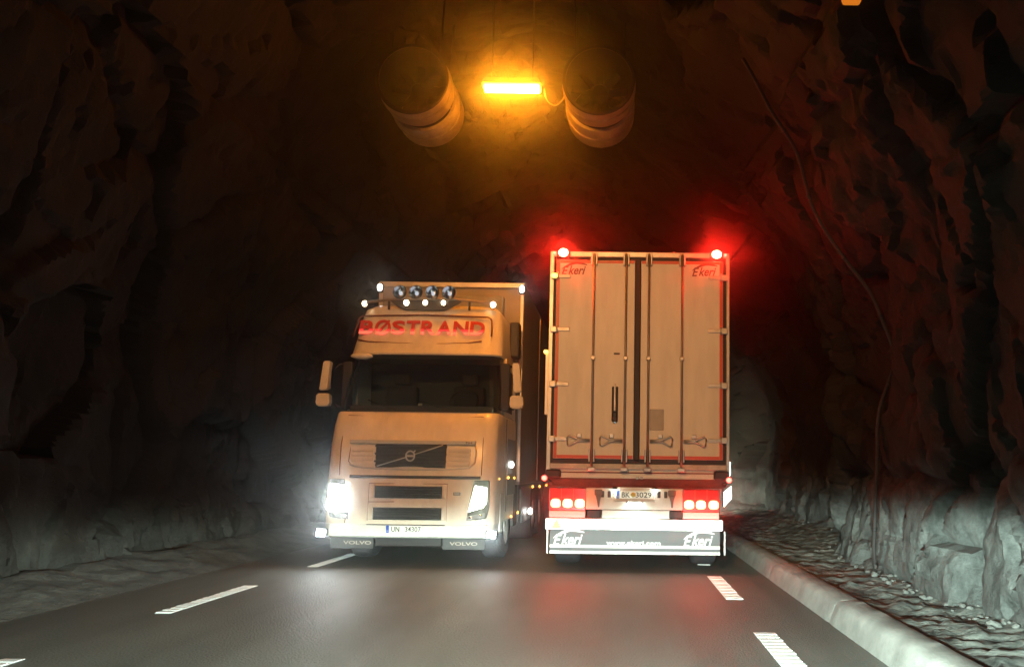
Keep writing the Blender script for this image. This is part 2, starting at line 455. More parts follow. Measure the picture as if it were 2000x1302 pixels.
def wall_point(s, y):
    x, z = prof_at(s)
    x0, z0 = prof_at(s - .05); x1, z1 = prof_at(s + .05)
    nx, nz = (z1 - z0), -(x1 - x0); l = math.hypot(nx, nz) or 1; nx /= l; nz /= l      # outward
    right = s < TOT / 2
    P = Vector((x, y, z))
    low = max(0.0, 1 - z / 1.9)
    a1, e1 = facets(P + Vector((0, 0, y * 0.35)), (1.7, 2.0, 2.5), 0.32, 0.30)
    a2, e2 = facets(P + Vector((11, 0, -y * 0.5)), (0.6, 0.75, 1.0), 0.10, 0.075)
    a3, e3 = facets(P + Vector((5, 0, y * 0.4)), (0.2, 0.24, 0.33), 0.035, 0.018)
    n1 = noise.fractal(P * 0.45, 0.9, 2.1, 4) * 0.16
    n2 = noise.fractal(P * 2.4, 0.7, 2.1, 5) * 0.035
    # drapes: tall vertical flutes on the lowest two metres
    fl = noise.ridged_multi_fractal(Vector((x * 1.2, y * 1.25, z * 0.22 + y * 0.15)), 0.9, 2.1, 4, 1.0, 2.0)
    d = a1 * (1 - .45 * low) + a2 * (1 - .3 * low) + a3 + n1 + n2 - 0.11 * (fl - 1.2) * (0.15 + low)
    if e1 < 0.07: d += 0.14 * (1 - e1 / 0.07)
    if e2 < 0.08: d += 0.05 * (1 - e2 / 0.08)
    if z > 6: d = d * 0.8 + 0.15
    if right:
        wob = 0.5 * noise.noise(Vector((0, 0, z * 0.7 + 5)))
        rec = sst(12.4 + wob, 13.6 + wob, y) * (1 - sst(24.6 + wob, 25.9 + wob, y)) * (1 - sst(5.0, 8.0, z))
        d += 1.15 * rec
        d *= 1.0
        # keep the carriageway side of the near wall on its line
        d = max(d, -0.42)
    else:
        d = max(d, -0.5)
    if z < .5: d = d * (0.55 + 0.9 * z)
    return Vector((CX + x + nx * d, y + a1 * 0.12, z + nz * d))
def frange(a, b, st):
    n = int(round((b - a) / st)); return [a + (b - a) * i / n for i in range(n)]
YS = frange(-14, 3, .6) + frange(3, 6, .09) + frange(6, 16, .05) + frange(16, 30, .11) + frange(30, 92, .5) + [92]
def rock(name, s0, s1, ds, m):
    ns = int((s1 - s0) / ds); vs = []; fs = []
    for y in YS:
        for i in range(ns + 1): vs.append(wall_point(s0 + (s1 - s0) * i / ns, y))
    R = ns + 1
    for j in range(len(YS) - 1):
        for i in range(ns):
            a = j * R + i; fs.append((a, a + 1, a + R + 1, a + R))
    me = bpy.data.meshes.new(name); me.from_pydata(vs, [], fs); me.update()
    me.polygons.foreach_set('use_smooth', [True] * len(me.polygons))
    me.set_sharp_from_angle(angle=math.radians(30))
    o = link(name, me, m); o['kind'] = 'structure'; return o
sR = acc[5]; sL = TOT - acc[5]
rock('wall_right', 0, sR, 0.06, M['rock'])
rock('ceiling', sR, sL, 0.10, M['rock_left'])
rock('wall_left', sL, TOT, 0.07, M['rock_left'])
for nm, yy in (('added_end_cap_far', 91.9), ('added_end_cap_near', -13.9)):  # caps added across the tunnel to keep outside light out
    bm = bmesh.new(); g = []
    for j in range(21):
        g.append([bm.verts.new((-8 + 13 * i / 20, yy + noise.noise(Vector((i * .6, j * .6, yy))) * .5, -0.3 + 10 * j / 20)) for i in range(21)])
    for j in range(20):
        for i in range(20): bm.faces.new((g[j][i], g[j][i + 1], g[j + 1][i + 1], g[j + 1][i]))
    o = link(nm, bm_mesh(nm, bm, True), M['rock_left']); o['kind'] = 'structure'

# ------------------------------------------------------------------ kerb and the rough strip behind it
kerb = bpy.data.objects.new('kerb', None); COL.objects.link(kerb)
tag(kerb, 'pale concrete kerb running along the right edge of the road', 'kerb')
KP = [(1.98, -0.05), (1.985, 0.02), (2.03, 0.17), (2.06, 0.205), (2.11, 0.222), (2.26, 0.225), (2.30, 0.20), (2.30, -0.05)]
def kerb_mesh(seed):
    rnd = random.Random(seed); bm = bmesh.new(); L = 2.995; n = 30; rings = []
    for j in range(n + 1):
        t = j / n; ring = []
        for i, (x, z) in enumerate(KP):
            e = 0.009 if j in (0, n) else 0
            jx = rnd.uniform(-.004, .004) * (i in (2, 3, 4)); jz = rnd.uniform(-.004, .004) * (i in (2, 3, 4, 5))
            if i in (2, 3) and rnd.random() < .06: jx += .012; jz -= .01
            ring.append(bm.verts.new((x + jx + e * (i < 4), t * L, z + jz - e * (1 < i < 6))))
        rings.append(ring)
    for A, B in zip(rings, rings[1:]):
        for i in range(len(KP)): bm.faces.new((A[i], A[(i + 1) % len(KP)], B[(i + 1) % len(KP)], B[i]))
    bm.faces.new(rings[0]); bm.faces.new(rings[-1])
    me = bm_mesh('kerb_stone', bm, True); me.set_sharp_from_angle(angle=math.radians(35)); me.materials.append(M['concrete']); return me
KM = [kerb_mesh(s) for s in range(7)]
for k in range(-4, 30):
    o = link('kerb_stone', KM[k * 3 % 7], None, kerb, (random.uniform(-.003, .003), 3.0 * k + 1.4, random.uniform(-.003, .003)), (0, 0, random.uniform(-.002, .002)))

def verge_mat():
    m = bpy.data.materials.new('rough_verge'); m.use_nodes = True
    n = m.node_tree; b = n.nodes['Principled BSDF']; b.inputs['Roughness'].default_value = .8; b.inputs['Specular IOR Level'].default_value = .25
    tc = n.nodes.new('ShaderNodeTexCoord')
    def tex(s, st=(1, 1, 1), d=8):
        mp = n.nodes.new('ShaderNodeMapping'); mp.inputs['Scale'].default_value = st; n.links.new(tc.outputs['Object'], mp.inputs[0])
        z = n.nodes.new('ShaderNodeTexNoise'); z.inputs['Scale'].default_value = s; z.inputs['Detail'].default_value = d; z.inputs['Roughness'].default_value = .68; n.links.new(mp.outputs[0], z.inputs['Vector']); return z.outputs[0]
    r = n.nodes.new('ShaderNodeValToRGB')
    r.color_ramp.elements[0].position = .36; r.color_ramp.elements[0].color = (0.055, 0.062, 0.056, 1)
    r.color_ramp.elements[1].position = .62; r.color_ramp.elements[1].color = (0.25, 0.27, 0.245, 1)
    n.links.new(tex(5.0, (.7, 1.4, 1), 12), r.inputs[0]); n.links.new(r.outputs[0], b.inputs['Base Color'])
    bp = n.nodes.new('ShaderNodeBump'); bp.inputs['Strength'].default_value = .9; bp.inputs['Distance'].default_value = .04
    n.links.new(tex(16, (.7, 1.2, 1), 12), bp.inputs['Height']); n.links.new(bp.outputs[0], b.inputs['Normal'])
    return m
VM = verge_mat()
def vr(x, y):
    t = (x - 2.3) / 2.7
    r = noise.ridged_multi_fractal(Vector((x * .55, y * 1.7 + x * .2, 0)), .9, 2.1, 4, 1.0, 2.0)
    up = sst(3.1, 4.2, x) * .12
    return 0.15 + .034 * (r - 1.1) * min(1, (x - 2.28) * 4) + .05 * noise.fractal(Vector((x * 4, y * 5, 2)), .6, 2.1, 6) + up
o = sheet('verge_right', VM, 2.29, 5.3, 3, 34, 0, 50, 560, vr)
o = sheet('verge_right_far', VM, 2.29, 5.3, 34, 92, 0, 20, 60, vr)
o = sheet('verge_right_near', VM, 2.29, 5.3, -14, 3, 0, 20, 20, vr)
def vl(x, y):
    t = (-5.48 - x)
    return 0.002 + min(.22, t * .26) + (.05 * noise.fractal(Vector((x * 2.5, y * 2.2, 7)), .8, 2.1, 5)) * min(1, t * 3)
VL = mat('gravel_verge', (0.065, 0.066, 0.056), 0.85, bump=.9, bscale=16, var=.5, vscale=4)
o = sheet('verge_left', VL, -7.4, -5.42, 3, 34, 0, 40, 480, vl)
o = sheet('verge_left_far', VL, -7.4, -5.42, 34, 92, 0, 12, 60, vl)
o = sheet('verge_left_near', VL, -7.4, -5.42, -14, 3, 0, 12, 20, vl)

# loose stones at the foot of the right wall
def stone_mesh(seed):
    rnd = random.Random(seed); bm = bmesh.new(); bmesh.ops.create_icosphere(bm, subdivisions=2, radius=1)
    off = Vector((seed * 3.7, 1, 2)); sc = (1, rnd.uniform(.7, 1), rnd.uniform(.5, .75))
    for v in bm.verts:
        c = v.co.normalized(); f, e = facets(c * 1.1 + off, (1, 1, 1), .25, .12)
        c *= 1 + f; v.co = Vector((c.x * sc[0], c.y * sc[1], c.z * sc[2]))
    me = bm_mesh('stone', bm); me.materials.append(M['stone']); return me
SM = [stone_mesh(k) for k in range(8)]
for k in range(110):
    y = random.choice((random.gauss(7.6, .9), random.gauss(9.6, .7), random.uniform(6.5, 19)))
    if y < 6.2: continue
    x = 3.28 + max(0, random.gauss(-.05, .13)) - random.random() ** 2 * .25 + (1.0 * sst(12.6, 13.8, y))
    r = random.uniform(.012, .045) * (1.5 if random.random() < .12 else 1)
    o = link('stone', SM[k % 8], None, None, (x, y, vr(x, y) + r * .35), (random.uniform(-.3, .3), random.uniform(-.3, .3), random.uniform(0, 6)))
    o.scale = (r, r, r)
    tag(o, 'small pale stone lying loose at the foot of the right rock wall', 'stone', 'loose stones along the foot of the right wall')
# ------------------------------------------------------------------ conduit climbing the right wall
ct = thing('wall_conduit', 'thin dark conduit curving up the right rock wall to the roof', 'pipe', (3.2, 9.6, .2))
pts = []
s = 0.25
while s < acc[7]:
    ps = [wall_point(s + q * .15, 9.6 + r_ * .06) for q in (-1, 0, 1) for r_ in (-1, 0, 1)]
    x, z = prof_at(s)
    inner = min(p.x for p in ps)
    if z > 3.6:
        x0, z0 = prof_at(s - .05); x1, z1 = prof_at(s + .05); nx, nz = (z1 - z0), -(x1 - x0); l = math.hypot(nx, nz); nx /= l; nz /= l
        dd = min((p.x - CX - x) * nx + (p.z - z) * nz for p in ps)
        p = Vector((CX + x + nx * (dd - .05), 9.6, z + nz * (dd - .05)))
    else:
        p = Vector((inner - (.09 if z < 1.6 else .05), 9.6, z))
    pts.append(p); s += .18
for it in range(3):
    pts = [pts[0]] + [(pts[i - 1] + pts[i] * 2 + pts[i + 1]) / 4 for i in range(1, len(pts) - 1)] + [pts[-1]]
base = Vector(ct.location)
tube('pipe', M['conduit'], ct, [p - base for p in pts], 0.024, 10)
for k in range(3, len(pts) - 2, 5):
    a = pts[k] - base; d = (pts[k + 1] - pts[k - 1]).normalized() * .02
    cyl('clip', M['rubber'], ct, a - d, a + d, 0.032, seg=12)

# ------------------------------------------------------------------ tunnel lamps
def tunnel_lamp(label, loc, drop=1.5, rz=0.0, group=None):
    t = thing('tunnel_lamp', label, 'lamp', loc, group)
    t.rotation_euler = (0, 0, rz)
    prism('housing', M['housing'], t, [(-.44, .065), (-.40, .15), (.40, .15), (.44, .065)], -.13, .13, .008)
    bm = bmesh.new()
    add_box(bm, -.41, .41, -.08, .08, .004, .064, .02, 2)
    link('lamp_glass', bm_mesh('lamp_glass', bm), M['sodium'], t)
    bm = bmesh.new()                                     # fine louvre, added to keep the lamp's light off the walls
    for k in range(31):
        x = -.375 + .025 * k
        add_box(bm, x - .0006, x + .0006, -.08, .08, -.024, .003)
    tag(link('louvre', bm_mesh('louvre', bm), M['housing'], t), kind='stuff')
    for sx in (-1, 1):
        cyl('hanger', M['rubber'], t, (sx * .3, 0, .13), (sx * .3, 0, drop), .012, seg=8)
    return t
tunnel_lamp('glowing amber ceiling lamp hanging between the two round fans', (-1.69, 11.0, 7.02))
fl = thing('floodlight', 'amber floodlight under the roof behind the camera, aimed down the road', 'lamp', (-1.9, -2.0, 6.9))
q_ = Vector((-1.35, 11.2, 2.5)) - Vector((-1.9, -2.0, 6.9))
fl.rotation_euler = q_.to_track_quat('-Z', 'Y').to_euler()
lathe('shroud', M['housing'], fl, [(.22, .06), (.20, .17), (-.05, .21), (-.051, .20), (.18, .15), (.20, .04)], (0, 0, 0), 'Z', 32)
cyl('bracket', M['steel'], fl, (0, .2, .1), (0, 1.4, .3), .03, seg=8)
sd = bpy.data.lights.new('flood_bulb', 'SPOT'); sd.energy = P_FLOOD; sd.color = (1.0, .41, .115); sd.spot_size = math.radians(39); sd.spot_blend = .6; sd.shadow_soft_size = .12
so = bpy.data.objects.new('flood_bulb', sd); COL.objects.link(so); so.parent = fl; so.location = (0, 0, .02); so.scale = (1.25, 1.0, 1.0)
t = thing('reflection_lamp', 'small amber lamp added in place of a windscreen reflection at the top picture edge', 'lamp', (1.75, 5.6, 5.045))  # added lamp standing in for a windscreen reflection
prism('housing', M['housing'], t, [(-.09, .05), (-.07, .12), (.08, .12), (.09, .05)], -.08, .10, .006)
prism('lamp_glass', lamp_mat('amber_reflection', (1.0, .27, .02), .7), t, [(-.065, -.012), (-.085, .048), (.085, .048), (.06, -.012)], -.07, .09, .006)
cyl('bracket', M['steel'], t, (0, .08, .1), (1.1, .5, .5), .02, seg=8)

# ------------------------------------------------------------------ jet fans
def jet_fan(label, loc):
    t = thing('jet_fan', label, 'fan', loc, 'round jet fans under the tunnel roof')
    R = .545
    lathe('mouth_ring', M['fan_dark'], t, [(-.001, R - .05), (-.001, R - .012), (.012, R + .001), (.03, R + .001)], seg=64)
    lathe('front_silencer', M['fan'], t, [(.015, R - .05), (.015, R - .01), (.02, R), (.42, R), (.44, R - .01), (.44, R - .06)], seg=64)
    lathe('casing', M['fan_dark'], t, [(.36, R - .055), (.66, R - .055)], seg=64)
    lathe('rear_silencer', M['fan'], t, [(.60, R - .06), (.60, R - .01), (.62, R), (1.18, R), (1.20, R - .012), (1.20, R - .05)], seg=64)
    lathe('inner_duct', M['fan_dark'], t, [(0.001, R - .045), (.3, R - .09), (.95, R - .09), (1.199, R - .045)], seg=48)
    lathe('hub', M['fan_dark'], t, [(.32, .002), (.34, .09), (.42, .15), (.85, .15), (.95, .06), (.97, .002)], seg=24)
    for k in range(9):
        a = 2 * PI * k / 9
        bm = bmesh.new()
        add_box(bm, -.06, .06, -.008, .008, .13, R - .10, .003, 1, Matrix.Rotation(math.radians(35), 4, 'Z'))
        bm.transform(Matrix.Translation((0, .5, 0)) @ Matrix.Rotation(a, 4, 'Y'))
        link('fan_blade', bm_mesh('fan_blade', bm), M['fan_dark'], t)
    for yy in (.22, .9):
        for sx in (-1, 1):
            cyl('hanger', M['rubber'], t, (sx * .36, yy, .38), (sx * .40, yy, 1.5), .016, seg=8)
        lathe('strap', M['fan'], t, [(yy - .03, R + .002), (yy - .03, R + .012), (yy + .03, R + .012), (yy + .03, R + .002)], seg=64)
    return t
fl_ = jet_fan('round jet fan under the roof, left of the glowing amber lamp', (-3.19, 11.0, 7.20))
fr_ = jet_fan('round jet fan under the roof, right of the glowing amber lamp', (-.40, 11.0, 7.22))
# slack cable loops on the fans
tube('cable', M['rod'], fr_, [(-.50 - .16 * math.cos(a) - .16, .1, -.10 - .26 * math.sin(a)) for a in [PI * k / 14 for k in range(15)]], .010, 6)
tube('cable', M['rod'], fl_, [(.50 + .05 * math.cos(a), .5, -.05 - .2 * math.sin(a)) for a in [PI * k / 10 for k in range(11)]], .008, 6)

# ------------------------------------------------------------------ number plates
def number_plate(parent, x, y, z, txt, sticker=False):
    p = box('number_plate', M['plate'], parent, x - .26, x + .26, y - .008, y, z - .056, z + .056, .004, 1)
    box('blue_strip', M['plate_blue'], p, x - .257, x - .215, y - .0105, y - .0085, z - .053, z + .053)
    a, b = txt.split(' ')
    lettering('lettering', a, M['plate_ink'], p, x - .125, y - .010, z, .115, .074, depth=.003, bold=.01)
    lettering('lettering', b, M['plate_ink'], p, x + .125 + (0 if len(b) > 4 else 0.0), y - .010, z, .225, .074, depth=.003, bold=.01)
    for dx, zz in ((-.236, z - .025),):
        lettering('lettering', 'N', M['white_print'], p, x + dx, y - .012, zz, .02, .024, depth=.002)
    if sticker:
        cyl('sticker', M['sticker'], p, (x - .02, y - .011, z), (x - .02, y - .0085, z), .036, seg=20)
    return p

def swoosh_logo(parent, m, x, y, z, width, name='emblem'):
    """brush-script name under its roof-like arc"""
    lettering(name, 'E', m, parent, x - width * .335, y, z - width * .03, width * .27, width * .34, shear=.35, bold=.02, depth=.003)
    lettering(name, 'keri', m, parent, x + width * .12, y, z - width * .01, width * .66, width * .34, shear=.35, bold=.02, depth=.003)
    pts = []
    bm = bmesh.new(); N = 16; A = []; B = []
    for k in range(N + 1):
        t = k / N; px = x + width * (-.46 + .96 * t); pz = z + width * (.02 + .28 * math.sin(min(1, t * 1.25) * PI / 2) ** .8 - .10 * max(0, t - .55) / .45)
        wd = width * (.015 + .035 * math.sin(t * PI))
        A.append(bm.verts.new((px, y - .002, pz + wd))); B.append(bm.verts.new((px, y - .002, pz - wd)))
    for k in range(N): bm.faces.new((A[k], A[k + 1], B[k + 1], B[k]))
    r = bmesh.ops.extrude_face_region(bm, geom=bm.faces[:])
    for v in [g for g in r['geom'] if isinstance(g, bmesh.types.BMVert)]: v.co.y += .003
    link('swoosh', bm_mesh('swoosh', bm), m, parent)

# ------------------------------------------------------------------ semi-trailer box shared by both trucks
def trailer_box(parent, y0, y1, hw, z0, z1, m):
    return box('trailer_box', m, parent, -hw, hw, y0, y1, z0, z1, .015, 2)

# ================================================================== RIGHT TRUCK (seen from behind)
RT = thing('semi_trailer_truck', 'tall truck seen from behind, cream rear doors, red lamps on its top corners', 'truck', (.235, 10.9, 0))
trailer_box(RT, .03, 9.4, 1.265, 1.30, 4.52, M['white'])
# door frame
box('frame_post', M['alu'], RT, -1.29, -1.235, -.02, .06, 1.40, 4.56, .004, 1)
box('frame_post', M['alu'], RT, 1.255, 1.30, -.02, .06, 1.40, 4.56, .004, 1)
box('frame_header', M['alu'], RT, -1.233, 1.253, -.018, .06, 4.485, 4.562, .006, 1)
box('frame_sill', M['cream2'], RT, -1.233, 1.253, -.018, .05, 1.432, 1.505, .004, 1)
box('door_gasket', M['rubber'], RT, -1.233, 1.253, .0, .028, 1.506, 4.484)
for sx in (-1, 1):
    c = -.018
    x0, x1 = (c + .045, 1.205) if sx > 0 else (-1.195, c - .045)
    d = box('rear_door', M['door'], RT, x0, x1, -.035, -.002, 1.575, 4.43, .008, 2)
    # red contour marking along outer side, bottom and top of the door
    if sx > 0: box('red_edge', M['red_tape'], d, x1 - .05, x1 - .004, -.0375, -.0355, 1.58, 4.425)
    else: box('red_edge', M['red_tape'], d, x0 + .004, x0 + .05, -.0375, -.0355, 1.58, 4.425)
    xa, xb = (x0 + .006, x1 - .052) if sx > 0 else (x0 + .052, x1 - .006)
    box('red_edge', M['red_tape'], d, xa, xb, -.0375, -.0355, 1.58, 1.625)
    box('red_edge', M['red_tape'], d, xa, xb, -.0375, -.0355, 4.385, 4.425)
    swoosh_logo(d, M['logo_dark'], -.945 if sx < 0 else .935, -.037, 4.285, .38)
    # hinges on the outer edge
    for hz in (4.19, 3.415, 2.63, 1.85):
        e = -1.0 if sx < 0 else 1.0
        o_ = box('hinge', M['steel'], d, min(e * .99, e * 1.17), max(e * .99, e * 1.17), -.056, -.038, hz - .028, hz + .028, .008, 2)
        o_ = box('hinge_knuckle', M['alu'], d, min(e * 1.18, e * 1.265), max(e * 1.18, e * 1.265), -.062, -.022, hz - .042, hz + .042, .008, 2)
        cyl('hinge_pin', M['steel'], d, (e * 1.175, -.06, hz - .055), (e * 1.175, -.06, hz + .055), .012, seg=8)
    for rx in ((-.65, -.19) if sx < 0 else (.138, .614)):
        cyl('locking_bar', M['rod'], d, (rx, -.075, 1.47), (rx, -.075, 4.52), .0165, seg=12)
        for hz in (4.44, 1.62):
            for e in (-1, 1):
                box('bar_keeper', M['alu'], d, rx + e * .033 - .011, rx + e * .033 + .011, -.10, -.036, hz - .09, hz + .09, .006, 1)
        box('bar_guide', M['steel'], d, rx - .03, rx + .03, -.095, -.036, 2.98, 3.03, .006, 1)
        # cam lock foot on the sill
        box('cam_lock', M['steel'], d, rx - .055, rx + .055, -.085, -.019, 1.40, 1.46, .01, 1)
        # loop handle, lying flat against the door
        e = -1 if sx < 0 else 1
        hx0, hx1 = rx + e * .02, rx + e * .34
        loop = [(rx + e * .03, -.07, 1.84), (rx + e * .20, -.07, 1.845), (rx + e * .325, -.07, 1.90), (rx + e * .35, -.07, 1.86), (rx + e * .34, -.07, 1.77), (rx + e * .315, -.07, 1.76), (rx + e * .20, -.07, 1.825), (rx + e * .03, -.07, 1.82)]
        tube('lock_handle', M['steel'], d, loop, .013, 8, True)
        box('handle_catch', M['alu'], d, rx + e * .18 - .035, rx + e * .18 + .035, -.062, -.036, 1.87, 1.93, .012, 2)
box('centre_seal', M['rubber'], RT, -.055, .020, -.052, -.036, 1.56, 4.45, .01, 2)
# recessed lever and its slot on the left door, placard on the right door
box('lever_recess', M['rubber'], RT, -.375, -.285, -.041, -.0355, 2.10, 2.60, .01, 1)
box('door_lever', M['steel'], RT, -.345, -.318, -.075, -.042, 2.25, 2.64, .008, 2)
box('lever_foot', M['chrome'], RT, -.36, -.30, -.07, -.042, 2.08, 2.24, .012, 2)
box('catch_slot', M['rubber'], RT, -.355, -.27, -.041, -.036, 3.06, 3.085, .005, 1)
box('placard', M['placard'], RT, .165, .367, -.041, -.036, 1.985, 2.285, .004, 1)
for dx, dz in ((.18, 2.0), (.352, 2.0), (.18, 2.27), (.352, 2.27)):
    cyl('rivet', M['rod'], RT, (dx, -.044, dz), (dx, -.0405, dz), .008, seg=8)
# top red lamps
for x, e in ((-1.10, -1), (1.11, 1)):
    b = box('top_lamp', M['rubber'], RT, x - .10, x + .10, -.05, -.019, 4.47, 4.575, .01, 1)
    ellipsoid('lamp_lens', M['top_red'], b, (x, -.062, 4.53), .068, .03, .058, 20)
    ellipsoid('side_lens', M['red_small'], b, (x + e * .13, -.04, 4.53), .02, .02, .018, 12)
ellipsoid('side_marker', M['amber'], RT, (-1.34, .1, 3.11), .03, .04, .03, 12)
box('marker_bracket', M['alu'], RT, -1.345, -1.268, .13, .17, 2.2, 3.14, .004, 1)
ellipsoid('side_marker', M['amber'], RT, (-1.22, -.08, 4.19), .045, .015, .035, 12)
# under the sill: cross member reddened for the tail lamps' light, chassis frame
box('cross_member', M['chassis'], RT, -1.27, 1.27, .05, .25, 1.19, 1.40, .01, 1)
box('cross_member_lip', M['chassis'], RT, -1.15, 1.12, .02, .05, 1.375, 1.392)
for sx in (-1, 1):
    box('corner_block', M['rubber'], RT, min(sx * 1.08, sx * 1.30), max(sx * 1.08, sx * 1.30), -.04, .05, 1.30, 1.42, .02, 1)
    x = sx * 1.30
    a = tube('marker_arm', M['rubber'], RT, [(sx * 1.2, 0, 1.22), (sx * 1.27, -.01, 1.27), (x, -.02, 1.29)], .022, 8)
    ellipsoid('marker_lens', M['red_small'], a, (x - .01, -.04, 1.297), .038, .02, .036, 14)
    box('bumper_strap', M['chassis'], RT, sx * .55 - .04, sx * .55 + .04, .03, .2, .6, 1.2)
for x in (.0, .06):
    box('release_knob', M['steel'], RT, x - .02, x + .02, -.01, .05, 1.29, 1.33, .006, 1)
# lamp carrier: white board with plate, red combination lamps on both ends
bd = box('lamp_board', M['white'], RT, -.725, .66, .0, .03, .865, 1.165, .006, 1)
box('board_rail', M['chassis'], RT, -1.25, 1.22, -.005, .03, 1.170, 1.196, .004, 1)
box('lower_board', M['white'], RT, -.49, .46, .015, .035, .742, .858, .004, 1)
for sx in (-1, 1):
    cx = -.98 if sx < 0 else .90
    tl = box('tail_lamp', M['red_lens'], RT, cx - .258, cx + .255, -.022, .03, .845, 1.160, .008, 1)
    for lx in ((-1.143, -.975, -.805) if sx < 0 else (.73, .895, 1.074)):
        prism('lamp_lens', M['tail'], tl, [(lx - .062, .895), (lx - .070, .95), (lx - .058, 1.0), (lx, 1.012), (lx + .058, 1.0), (lx + .070, .95), (lx + .062, .895), (lx, .885)], -.070, -.023, .012)
    for dx in (-.087, .083):
        box('lamp_divider', M['red_tape'], tl, cx + dx - .006, cx + dx + .006, -.028, -.0225, 1.02, 1.155)
    rf = box('reflector_strip', mat('pink_reflector', (.8, .45, .40), .35), tl, cx - .255, cx + .252, -.02, .028, .748, .840, .004, 1)
    bx = -.60 if sx < 0 else .56
    box('rubber_stop', M['rubber'], RT, bx - .105, bx + .085, .0, .034, .748, .855, .01, 1)
    # reversing sockets and vents on the board
    px = -.545 if sx < 0 else .49
    box('socket', M['grey'], bd, px - .055, px + .055, -.03, -.001, 1.06, 1.145, .018, 2)
    prism('socket_plug', M['grey'], bd, [(px - .04, 1.058), (px + .04, 1.058), (px + .022, .985), (px + .014, .90), (px - .006, .90), (px - .018, .985)], -.022, -.001)
    for q, mm in ((.30, 'rubber'), (.395, 'flap')):
        vx = (-.04 + sx * (q + .05)); box('vent', M[mm], bd, vx - .025, vx + .02, -.008, -.0008, 1.035, 1.125, .004, 1)
pb = box('plate_holder', M['white'], RT, -.335, .26, -.02, -.001, .985, 1.18, .02, 2)
number_plate(RT, -.035, -.022, 1.076, 'BK 3029', True)
for x in (-.315, .245):
    l = box('plate_lamp', M['rubber'], RT, x - .03, x + .03, -.09, -.021, 1.15, 1.185, .006, 1)
    box('lamp_lens', M['plate_lamp'], l, x - .022, x + .022, -.08, -.04, 1.138, 1.149)
l = box('plate_lamp', M['rubber'], RT, -.16, .09, -.10, -.03, .973, .984, .004, 1)
box('lamp_lens', M['plate_lamp'], l, -.12, .05, -.09, -.045, .962, .972)
# bumper with reflective tape, mud skirt with print
bu = box('rear_bumper', M['alu'], RT, -1.285, 1.205, -.05, .03, .585, .738, .012, 2)
n = 10
for k in range(n):
    a = -1.28 + 2.48 * k / n; box('reflective_tape', M['retro'], bu, a + .002, a + 2.48 / n - .002, -.0545, -.0515, .592, .731)
prism('triangle_mark', M['marker_yellow'], bu, [(-1.20, .60), (-1.05, .60), (-1.125, .735)], -.0585, -.0555)
for sx in (-1, 1):
    box('bumper_end', M['alu'], RT, min(sx * 1.24 - .02, sx * 1.24 + .0), max(sx * 1.24 - .02, sx * 1.24), -.03, .0, .25, .58, .004, 1)
sk = box('mud_skirt', M['skirt'], RT, -1.218, 1.165, -.02, -.008, .375, .583)
box('skirt_band', M['white'], sk, -1.218, 1.165, -.024, -.010, .335, .372)
box('skirt_band', M['skirt'], sk, -1.218, 1.165, -.021, -.010, .290, .334)
box('skirt_band', M['white'], sk, -1.218, 1.165, -.024, -.010, .252, .289)
swoosh_logo(sk, M['white_print'], -.96, -.024, .455, .45)
swoosh_logo(sk, M['white_print'], .865, -.024, .455, .45)
lettering('lettering', 'www.ekeri.com', M['white_print'], sk, -.045, -.024, .408, .76, .062, bold=.02, depth=.003)
# white side lamps sticking out on the kerb side
for (x0, x1, z0, z1, yy) in ((1.305, 1.345, 1.34, 1.57, .2), (1.29, 1.40, .90, 1.20, .5)):
    h = box('side_lamp', M['rubber'], RT, x0 - .02, x0 - .002, yy, yy + .1, z0, z1, .004, 1)
    if x1 > 1.37: prism('lamp_lens', M['side_white'], h, [(x0, z0), (x1, z0 + .12), (x1, z1), (x0, z1 - .10)], yy - .01, yy + .08)
    else: prism('lamp_lens', M['side_white'], h, [(x0, z0 + .03), (x0 + .02, z0), (x1, z0 + .04), (x1, z1 - .02), (x0, z1)], yy - .01, yy + .05)
for yy in (1.1, 2.45, 3.8):
    for sx in (-1, 1): wheel(RT, sx * 1.03, yy, .50, .38, sx)
box('chassis_frame', M['chassis'], RT, -.5, .5, .4, 11.4, .85, 1.28)
box('mudguard', M['black'], RT, -1.22, -.84, .45, .5, .45, 1.15)
box('mudguard', M['black'], RT, .84, 1.22, .45, .5, .45, 1.15)
for k in range(4):
    for sx in (-1, 1):
        ellipsoid('side_marker', M['amber'], RT, (sx * 1.28, 1.6 + 2.3 * k, 1.24), .015, .03, .02, 10)

box('cab', M['cream'], RT, -1.22, 1.22, 9.55, 11.7, .5, 3.6, .18, 4)
box('cab_roof', M['cream'], RT, -1.1, 1.1, 9.6, 11.2, 3.61, 3.95, .12, 3)
box('windscreen', M['rubber'], RT, -1.08, 1.08, 11.69, 11.715, 2.2, 3.1, .01, 1)
for sx in (-1, 1):
    wheel(RT, sx * 1.03, 10.6, .5, .34, sx)
    wheel(RT, sx * 1.0, 7.2, .5, .5, sx)
    h = box('headlamp', M['black'], RT, sx * .98 - .17, sx * .98 + .17, 11.6, 11.75, .65, 1.05, .02, 1)
    box('lamp_lens', M['head_far'], h, sx * .98 - .13, sx * .98 + .13, 11.752, 11.765, .72, .97)
    box('added_lamp_hood', M['black'], h, sx * .98 - .2, sx * .98 + .2, 11.70, 11.95, 1.07, 1.09)  # unseen visor, added to keep this beam off the roof ahead

